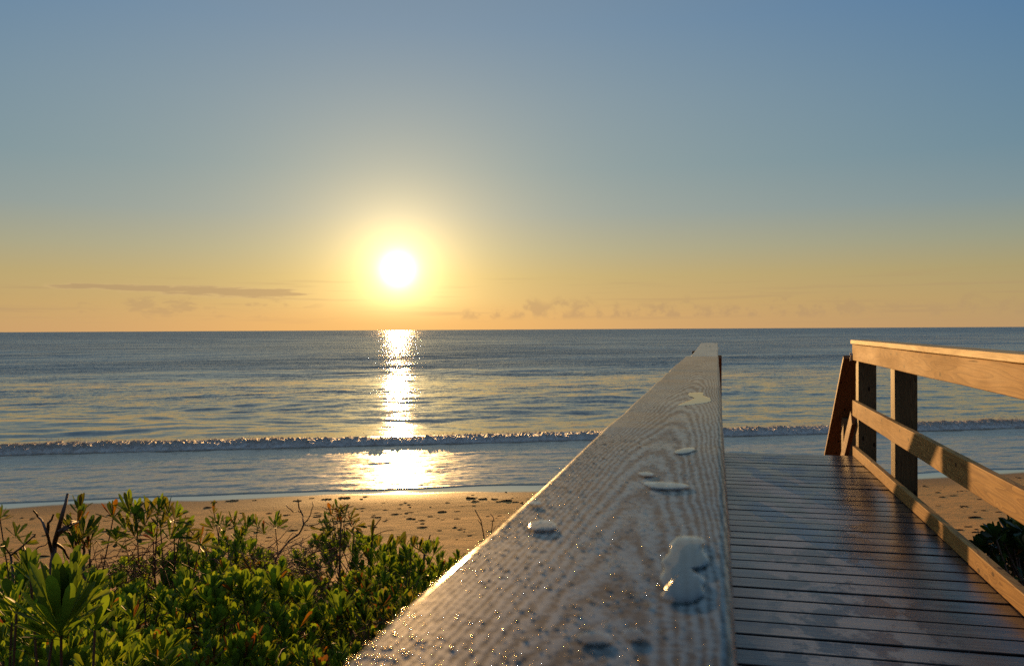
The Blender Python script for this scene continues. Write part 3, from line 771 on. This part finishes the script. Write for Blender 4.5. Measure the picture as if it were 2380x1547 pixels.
OLIVE = np.array([(.12, .12, .028), (.085, .105, .024), (.15, .135, .03)])
RUST = np.array([(.17, .050, .014), (.22, .095, .018), (.12, .04, .014)])
DARKG = np.array([(.035, .065, .014), (.05, .09, .018), (.026, .05, .014)])
def rosette(acc, P, A_, L, n, pal, wd=1.0, spread=(.25, 1.35), rust=0.03, bend=(-.30, .12)):
    P = np.array(P, float); A_ = unit(np.array(A_, float))
    e1 = unit(np.cross(A_, (.31, .2, .93))); e2 = np.cross(A_, e1)
    k = np.arange(n); az = k * 2.39996 + rng.uniform(0, 6.28); f = (k + .5) / n
    al = spread[0] + (spread[1] - spread[0]) * f ** .8 + rng.normal(0, .13, n)
    Rd = np.cos(az)[:, None] * e1 + np.sin(az)[:, None] * e2
    D = unit(A_ * np.cos(al)[:, None] + Rd * np.sin(al)[:, None] + rng.normal(0, .06, (n, 3)))
    N = unit(A_ * np.sin(al)[:, None] - Rd * np.cos(al)[:, None]); N = unit(N - D * np.sum(N * D, 1, keepdims=True))
    LL = L * (.55 + .5 * np.sin(np.pi * (.25 + .6 * f))) * rng.uniform(.8, 1.15, n)
    base = P - A_ * (L * .35 * f)[:, None]
    t = pal[rng.integers(0, len(pal), n)] * rng.uniform(.75, 1.25, (n, 1))
    rs = rng.random(n) < rust; t[rs] = RUST[rng.integers(0, 3, rs.sum())]
    leaf_block(base, D, N, LL, np.full(n, wd) * rng.uniform(.85, 1.15, n), rng.uniform(bend[0], bend[1], n), t, acc)
def stem_pts(b, tip, wig=.05, n=6):
    b = Vector(b); tip = Vector(tip); m = b.lerp(tip, .55); m.z = b.z + (tip.z - b.z) * .45
    pts = []
    for i in range(n):
        f = i / (n - 1); p = b.lerp(m, f).lerp(m.lerp(tip, f), f)
        if 0 < i < n - 1: p += Vector((random.uniform(-wig, wig), random.uniform(-wig, wig), random.uniform(-wig, wig) * .5))
        pts.append(p)
    return pts
def shrub(label, tips, base, group=None, mat=None, name='coastal_shrub', cat='shrub', stem_r=.011, leaders=None, dead=None):
    """tips: (pos, axis, length, leaves, palette, width, spread, rust)"""
    org = Vector((base[0], base[1], gz(base[0], base[1])))
    root = thing(name, label, cat, org, group)
    L = Acc(); Sx = Acc()
    for (P, ax, ln, n, pal, wd, sp_, ru) in tips: rosette(L, P, ax, ln, n, pal, wd, sp_, ru)
    link('foliage', L.mesh('foliage', org), mat or M_LEAF, root, Matrix.Translation(org))
    for (P, ax, ln, *_r) in tips[:: (leaders or 1)]:
        b = org + Vector((random.gauss(0, .10), random.gauss(0, .10), -.05))
        pts = stem_pts(b, Vector(P) - Vector(tuple(unit(np.array(ax, float)))) * ln * .25, .055)
        V, Fq = tube(pts, [stem_r * (1 - .5 * i / (len(pts) - 1)) for i in range(len(pts))], 5); Sx.add(V, Fq)
    link('stem', Sx.mesh('stem', org), M_TWIG, root, Matrix.Translation(org))
    if dead:
        Dd = Acc()
        for (c, rad, cnt) in dead:
            for _ in range(cnt):
                p = Vector(c) + Vector((random.uniform(-rad, rad) * .62, random.uniform(-rad, rad) * .62, random.uniform(-rad, rad) * .30 - .04))
                dv = Vector((random.gauss(0, 1), random.gauss(0, 1), random.gauss(0, .5))).normalized() * random.uniform(.06, .28)
                mid_ = p + dv * .5 + Vector((0, 0, random.uniform(-.03, .04)))
                V, Fq = tube([p, mid_, p + dv], [.0028, .0024, .0012], 4); Dd.add(V, Fq)
        tag(link('dead_brush', Dd.mesh('dead_brush', org), M_DEAD, root, Matrix.Translation(org)), kind='stuff')
    return root
GRP = 'green shrubs massed beside the boardwalk'
def mass(label, px, py, zc, rad, pal=GREENS, dens=100, L=.052, wd=1.0, rust=.03, dead=None, low=.6, lump=.20, n=15):
    c = at(px, py, zc); tips = []
    cnt = int(dens * math.pi * rad * rad)
    for _ in range(cnt):
        a = random.uniform(0, 6.283); r = rad * math.sqrt(random.random())
        x_ = c.x + r * math.cos(a); y_ = c.y + r * math.sin(a) * 1.15
        if x_ > -.33: x_ = -.33 - random.random() * .25
        z_ = c.z - .45 * rad * (r / rad) ** 2 + lump * float(fbm(x_ * 2.3, y_ * 2.3, 2, 401)) + random.gauss(0, .035)
        ax = (math.cos(a) * .35 * r / rad + random.gauss(0, .22) - .12, math.sin(a) * .35 * r / rad + random.gauss(0, .22) + .1, 1.0)
        tips.append(((x_, y_, z_), ax, L * random.uniform(.8, 1.35), n, pal, wd, (.08, 1.05), rust))
    for _ in range(int(cnt * low)):
        a = random.uniform(0, 6.283); r = rad * math.sqrt(random.random()); dz = random.uniform(.12, .5)
        x_ = min(c.x + r * math.cos(a), -.33 - random.random() * .2)
        tips.append(((x_, c.y + r * math.sin(a) * 1.15, c.z - .45 * rad * (r / rad) ** 2 - dz), (random.gauss(0, .5), random.gauss(0, .5), .8), L * 1.1, 9, OLIVE if random.random() < .4 else pal, wd, (.3, 1.5), .10))
    dd = [((c.x, c.y, c.z - .20), rad, int(70 * rad))] if dead is None else dead
    return shrub(label, tips, (c.x, c.y), GRP, dead=dd, leaders=6, stem_r=.007)
mass('low green shrub filling the bottom left corner under the big leafy crown', 120, 1560, 2.7, .55, L=0.078)
mass('low shrub at the bottom edge with orange leaf tips among bright green', 430, 1550, 3.0, .60, L=0.061, rust=.14)
mass('low green shrub at the bottom edge tucked against the dewy railing', 690, 1545, 3.3, .52, L=0.053)
mass('leafy green shrub at the left edge behind the big leafy crown', 20, 1420, 3.7, .62, L=0.070)
mass('green shrub of small upright leaves right of the big leafy crown', 340, 1420, 3.9, .66, L=0.066)
mass('bright green shrub with paddle leaves in the middle of the thicket', 590, 1400, 4.2, .62, L=0.074, wd=1.15)
mass('shaded dark green shrub close under the dewy railing', 850, 1430, 4.4, .55, pal=np.concatenate((OLIVE, DARKG, GREENS[:2])), L=0.061)  # shade beside the railing put into a darker leaf palette
mass('green shrub with bare twigs behind it near the left edge', 200, 1335, 5.0, .70, L=0.070)
mass('green shrub beside the russet tangle of dead twigs', 440, 1325, 5.4, .70, L=0.070)
c7 = at(640, 1330, 5.7)
mass('shrub gone russet with a tangle of dead twigs in the thicket', 665, 1325, 5.8, .60, pal=np.concatenate((OLIVE, GREENS[:2], RUST[2:])), dens=24, L=0.066, rust=.15, dead=[((c7.x, c7.y, c7.z + .02), .55, 420)])
mass('dense green shrub left of the railing with small rounded leaves', 920, 1340, 5.9, .62, L=0.066)
mass('green shrub along the sand edge below the thin pale stalk', 530, 1300, 6.8, .75, L=0.070)
mass('green shrub along the sand edge below the drooping dark crown', 790, 1290, 7.2, .78, L=0.074)
mass('last green shrub on the sand edge where it meets the railing', 985, 1300, 7.6, .55, L=0.070)

mass('low leafy shrub growing up around the foot of the big leafy crown', 130, 1500, 2.5, .34, L=0.049, dens=150)
# the big leafy crown close to the camera
big = []
for px, py, zc, L_, n_, ax in ((142, 1440, 2.15, .158, 46, (.05, -.05, 1)), (205, 1385, 2.3, .08, 18, (.4, 0, 1)), (70, 1330, 2.4, .075, 16, (-.2, .1, 1)), (170, 1330, 2.45, .075, 16, (.1, .2, 1)),
                               (110, 1470, 2.2, .085, 16, (-.3, -.4, .8)), (30, 1400, 2.3, .075, 15, (-.4, 0, .9)), (225, 1450, 2.35, .085, 12, (.5, -.2, .9))):
    big.append((at(px, py, zc), ax, L_, n_, GREENS, 0.58 if n_ > 30 else .85, (.10, 1.0), .0))
b0 = at(130, 1500, 2.3)
shrub('big leafy green crown of large upright paddle leaves at the lower left', big, (b0.x, b0.y), 'tall shrubs with leaf crowns', stem_r=.007, leaders=2)
# tall shrubs standing against the sand
TG = np.concatenate((GREENS[[0, 2]], OLIVE, DARKG[:2]))
def tall(label, pts, zc, base_px, L=.10, n=13, pal=TG, spread=(.12, 1.6), rust=.05, wd=.82, dead=None):
    tips = []
    for p in pts:
        px, py = p[:2]; ax = p[2] if len(p) > 2 else (random.gauss(0, .25), random.gauss(0, .25), 1)
        tips.append((at(px, py, zc * random.uniform(.97, 1.03)), ax, L * random.uniform(.85, 1.15), n, pal, wd, spread, rust))
    b = at(base_px[0], base_px[1], zc)
    return shrub(label, tips, (b.x, b.y), 'tall shrubs with leaf crowns', dead=dead, stem_r=.0065, leaders=2)
tall('sparse shrub with star shaped leaf crowns at the left edge against the sand', [(2, 1200, (.3, 0, 1)), (38, 1240, (.4, 0, 1)), (62, 1262, (1, 0, .35)), (10, 1285), (50, 1300)], 4.6, (30, 1380), L=.085, n=10)
cT = at(185, 1270, 4.7)
tall('tall narrow leafy shrub with one upright blade tip reaching the water line', [(186, 1185, (.1, 0, 1)), (183, 1212), (172, 1240, (-.3, 0, 1)), (198, 1238), (184, 1262), (170, 1265), (205, 1268), (160, 1225, (-.5, 0, .8)), (215, 1245, (.5, 0, .8))], 4.7, (190, 1380), L=.095, n=11, rust=.12, spread=(.05, 1.2), dead=[((cT.x, cT.y, cT.z - .25), .22, 50)])
cT = at(320, 1290, 4.9)
tall('wide bushy shrub crowned with upright leaf fans left of centre', [(262, 1195), (300, 1185), (318, 1192), (345, 1190), (368, 1182, (.1, 0, 1)), (392, 1190), (410, 1200, (.6, 0, .8)), (335, 1215), (375, 1218), (290, 1222), (425, 1228, (.7, 0, .6)), (400, 1245, (.6, 0, .6)), (355, 1245), (310, 1240), (440, 1255, (.8, 0, .5)), (270, 1250), (470, 1262, (.7, 0, .7))], 4.9, (330, 1400), L=.105, n=13, rust=.07, dead=[((cT.x, cT.y, cT.z), .30, 90), ((cT.x - .2, cT.y, cT.z - .1), .3, 50)])
tall('open shrub of small leaf stars on thin stems against the sand', [(508, 1215), (525, 1222), (545, 1215), (575, 1222), (595, 1218), (612, 1235), (640, 1215, (.1, 0, 1)), (648, 1220, (.5, 0, .8)), (560, 1245), (492, 1225, (-.6, 0, .7))], 6.4, (570, 1330), L=.095, n=11)
tall('thin pale stalk tipped with a small leaf tuft', [(496, 1178, (0, 0, 1)), (497, 1190, (.2, 0, 1))], 6.5, (500, 1330), L=.06, n=6, pal=OLIVE, spread=(.1, .8), rust=.3)
cT = at(795, 1250, 7.0)
tall('drooping dark crown of hanging leaves on bare stems against the sand', [(770, 1195, (-.2, 0, 1)), (785, 1185), (800, 1192), (815, 1205, (.5, 0, .6)), (762, 1212, (-.7, 0, .4)), (790, 1208), (828, 1222, (.8, 0, .2)), (775, 1228, (-.4, 0, -.2)), (805, 1228, (.3, 0, -.4)), (752, 1232, (-.7, 0, -.1))], 7.0, (800, 1340), L=.10, n=12, pal=np.concatenate((DARKG, OLIVE)), spread=(.3, 1.9), rust=.16, dead=[((cT.x, cT.y, cT.z), .25, 45)])
tall('pair of narrow curled dark leaves sticking up beyond the thicket', [(865, 1240, (0, 0, 1)), (880, 1262, (.1, 0, 1)), (900, 1265, (.5, 0, 1)), (925, 1262, (.6, 0, .8))], 7.3, (900, 1340), L=.13, n=4, pal=OLIVE, spread=(.05, .5), rust=.25)
tall('leaf fan with a broken stalk at the sand edge near the railing', [(960, 1268, (.2, 0, 1)), (975, 1275, (.4, 0, 1)), (1010, 1280, (.3, 0, 1)), (940, 1270, (-.3, 0, 1))], 7.5, (970, 1350), L=.11, n=8, spread=(.05, .9))
# right of the boardwalk
tips = []
for _ in range(150):
    px = random.uniform(2262, 2520); f = (px - 2262) / 260; top = 1262 - 66 * min(1, f * 1.6) ** .8
    py = top + abs(random.gauss(0, 1)) * 75
    zc = random.uniform(4.55, 5.3)
    p = at(px, py, zc)
    if p.x < 1.46: continue
    tips.append((p, (random.gauss(0, .4) - .1, random.gauss(0, .4), 1), .078 * random.uniform(.8, 1.2), 10, DARKG, 1.5, (.2, 1.4), .02))
shrub('dark glossy shrub of broad leaves outside the sunlit railing', tips, (1.95, 4.7), 'tall shrubs with leaf crowns', mat=M_LEAFD, leaders=3)

# bare twigs
def twig(label, strokes, zc, r0=.008):
    """strokes: polylines in frame units at one distance, first one is the main stem"""
    A = Acc(); b = at(*strokes[0][0], zc)
    for k, st_ in enumerate(strokes):
        P = [at(px, py, zc + .10 * math.sin(i * 1.7 + k)) for i, (px, py) in enumerate(st_)]
        rad = r0 if k == 0 else r0 * .55
        pts = []
        for i in range(len(P) - 1):
            for f in (0, .5): pts.append(P[i].lerp(P[i + 1], f) + Vector((random.gauss(0, .004), random.gauss(0, .004), random.gauss(0, .004))) * (f > 0))
        pts.append(P[-1])
        if k == 0: pts = [Vector((P[0].x, P[0].y, gz(P[0].x, P[0].y)))] + pts
        V, Fq = tube(pts, [rad * (1 - .55 * i / (len(pts) - 1)) for i in range(len(pts))], 6); A.add(V, Fq)
    org = Vector((b.x, b.y, gz(b.x, b.y)))
    o = link('bare_twig', A.mesh('bare_twig', org), M_TWIG, None, Matrix.Translation(org))
    return tag(o, label, 'twig', 'bare twigs above the thicket')
twig('thick blunt dead stalk leaning up to the water line with thin forks', [[(122, 1310), (126, 1270), (134, 1235), (146, 1190), (157, 1148)], [(124, 1300), (116, 1265), (108, 1235), (100, 1215), (88, 1200), (78, 1186)], [(110, 1238), (112, 1215), (124, 1195)], [(134, 1245), (160, 1225), (182, 1212)], [(136, 1235), (165, 1218), (180, 1211), (165, 1210)], [(128, 1262), (148, 1275), (160, 1298)]], 4.4, .017)
twig('thin slanted bare twig rising left of the small leaf stars', [(475, 1270), (460, 1255), (444, 1235), (430, 1215)] and [[(480, 1280), (462, 1255), (444, 1235), (431, 1214)]], 6.2, .007)
twig('curly branching bare twig left of the drooping crown', [[(640, 1300), (672, 1256), (695, 1240), (706, 1218), (705, 1200), (695, 1180), (692, 1160)], [(706, 1216), (722, 1195), (728, 1175), (725, 1165)], [(700, 1190), (682, 1190), (668, 1178), (668, 1168)], [(706, 1218), (728, 1220), (748, 1210), (755, 1202)], [(722, 1221), (740, 1228)]], 6.8, .009)
twig('bare twig arching over the drooping dark crown', [[(790, 1260), (793, 1210), (790, 1185), (760, 1183), (748, 1176)], [(790, 1188), (808, 1178), (822, 1175)], [(796, 1190), (785, 1176), (780, 1170)]], 7.0, .008)
twig('forked bare twig between the drooping crown and the railing', [[(862, 1300), (866, 1250), (870, 1225), (885, 1204)], [(868, 1245), (890, 1235), (915, 1230)], [(864, 1262), (848, 1280), (835, 1292)]], 7.2, .008)
twig('broken slanted stick at the sand edge near the railing', [[(985, 1300), (988, 1275), (1000, 1243)], [(985, 1285), (965, 1272), (953, 1264)]], 7.5, .013)
twig('lone thin bent twig standing on the sand left of the railing', [[(1128, 1290), (1124, 1240), (1118, 1210), (1104, 1184)], [(1120, 1222), (1110, 1208)]], 8.0, .008)
twig('thin hooked twig next to the lone bent one at the railing', [[(1140, 1290), (1141, 1240), (1144, 1222), (1148, 1205), (1140, 1193)], [(1142, 1235), (1152, 1222)]], 8.1, .007)
twig('dark woody sticks crossing at the far left edge', [[(30, 1330), (25, 1290), (45, 1275), (82, 1242)], [(25, 1290), (10, 1268), (-5, 1262)], [(60, 1300), (90, 1270), (115, 1255)]], 4.3, .008)
twig('short dark broken stick between the blunt stalk and the narrow shrub', [[(196, 1330), (196, 1280), (197, 1260)], [(197, 1275), (182, 1268)]], 4.5, .011)

# ------------------------------------------------------------------ seaweed
def clump(P, sx, sy, h):
    A = Acc(); nn = 15
    for _ in range(nn):
        a = random.uniform(0, 6.283); r = math.sqrt(random.random())
        q_ = icoV.copy() * np.array((random.uniform(.25, .5) * sx, random.uniform(.3, .55) * sy, random.uniform(.35, 1.) * h))
        q_ = q_ * (1 + rng.uniform(-.35, .35, (len(q_), 1)))
        off = np.array((math.cos(a) * r * sx * .8, math.sin(a) * r * sy * .8, .2 * h))
        q_ = q_ + off
        xx = q_[:, 0] * SD[0] + q_[:, 1] * TD[0]; yy_ = q_[:, 0] * SD[1] + q_[:, 1] * TD[1]
        A.add(np.stack((xx, yy_, q_[:, 2]), 1), icoF)
    return A.mesh('seaweed_clump', smooth=False)
spots = [
 ('dark seaweed clump on the sand close to the dewy railing near the water', 'seaweed clumps near the dewy railing', [(1094, 1158, .30, .5), (1122, 1160, .26, .5), (1148, 1160, .2, .4), (1178, 1164, .3, .5), (1160, 1166, .2, .4), (1105, 1165, .24, .4), (1198, 1167, .2, .3)]),
 ('dark seaweed clump on the sand right of the drooping crown', 'seaweed clumps right of the drooping crown', [(915, 1196, .22, .4), (955, 1206, .24, .4), (1030, 1190, .30, .5), (880, 1202, .18, .3), (1000, 1200, .16, .3), (1062, 1188, .14, .3), (1145, 1210, .14, .2), (1230, 1160, .1, .2)]),
 ('thin seaweed patch on the sand line behind the leaf stars', 'thin seaweed patches behind the leaf stars', [(497, 1167, .2, .2), (540, 1164, .3, .25), (592, 1163, .2, .2), (690, 1164, .26, .2), (760, 1160, .26, .2), (800, 1157, .34, .25), (850, 1154, .2, .2), (725, 1158, .18, .2)]),
 ('thin seaweed strip on the sand seen under the sunlit railing', 'seaweed strips under the sunlit railing', [(2190, 1155, .3, .2), (2215, 1152, .3, .25), (2235, 1176, .2, .2), (2250, 1224, .3, .2), (2290, 1220, .2, .2), (2225, 1232, .36, .15), (2270, 1237, .3, .15), (2180, 1175, .2, .15)])]
for lab, grp, lst in spots:
    for px, py, sz, hh_ in lst:
        P = ground(px, py); sz *= .46 if px < 2000 else .32; me = clump(P, sz * random.uniform(.8, 1.2), sz * .5, sz * .26 * (.6 + hh_))
        o = link('seaweed_clump', me, M_WEED, None, Matrix.Translation(P)); tag(o, lab, 'seaweed', grp)
A = Acc()
for _ in range(1500):
    s_ = random.uniform(-18, 26); lines = random.choice((1.9, 3.6, 5.2, 6.8, 8.4, 9.6)); t0 = float(shore(s_)); t_ = t0 - lines + random.gauss(0, .45)
    if float(vnoise(s_ * .5, t_ * 1.3, 441)) < .42: continue
    x_, y_ = st2xy(s_, t_); z_ = float(sand_z(s_, t_)); r = random.uniform(.012, .05) * (1.4 if random.random() < .1 else 1)
    q_ = icoV * np.array((r * random.uniform(1., 2.6), r, r * .45)) * (1 + rng.uniform(-.3, .3, (len(icoV), 1)))
    A.add(np.stack((q_[:, 0] * SD[0] + q_[:, 1] * TD[0] + x_, q_[:, 0] * SD[1] + q_[:, 1] * TD[1] + y_, q_[:, 2] + z_), 1), icoF)
tag(link('seaweed_flecks', A.mesh('seaweed_flecks', smooth=False), M_WEED), 'tiny flecks of dry seaweed strewn over the sand', 'seaweed', kind='stuff')
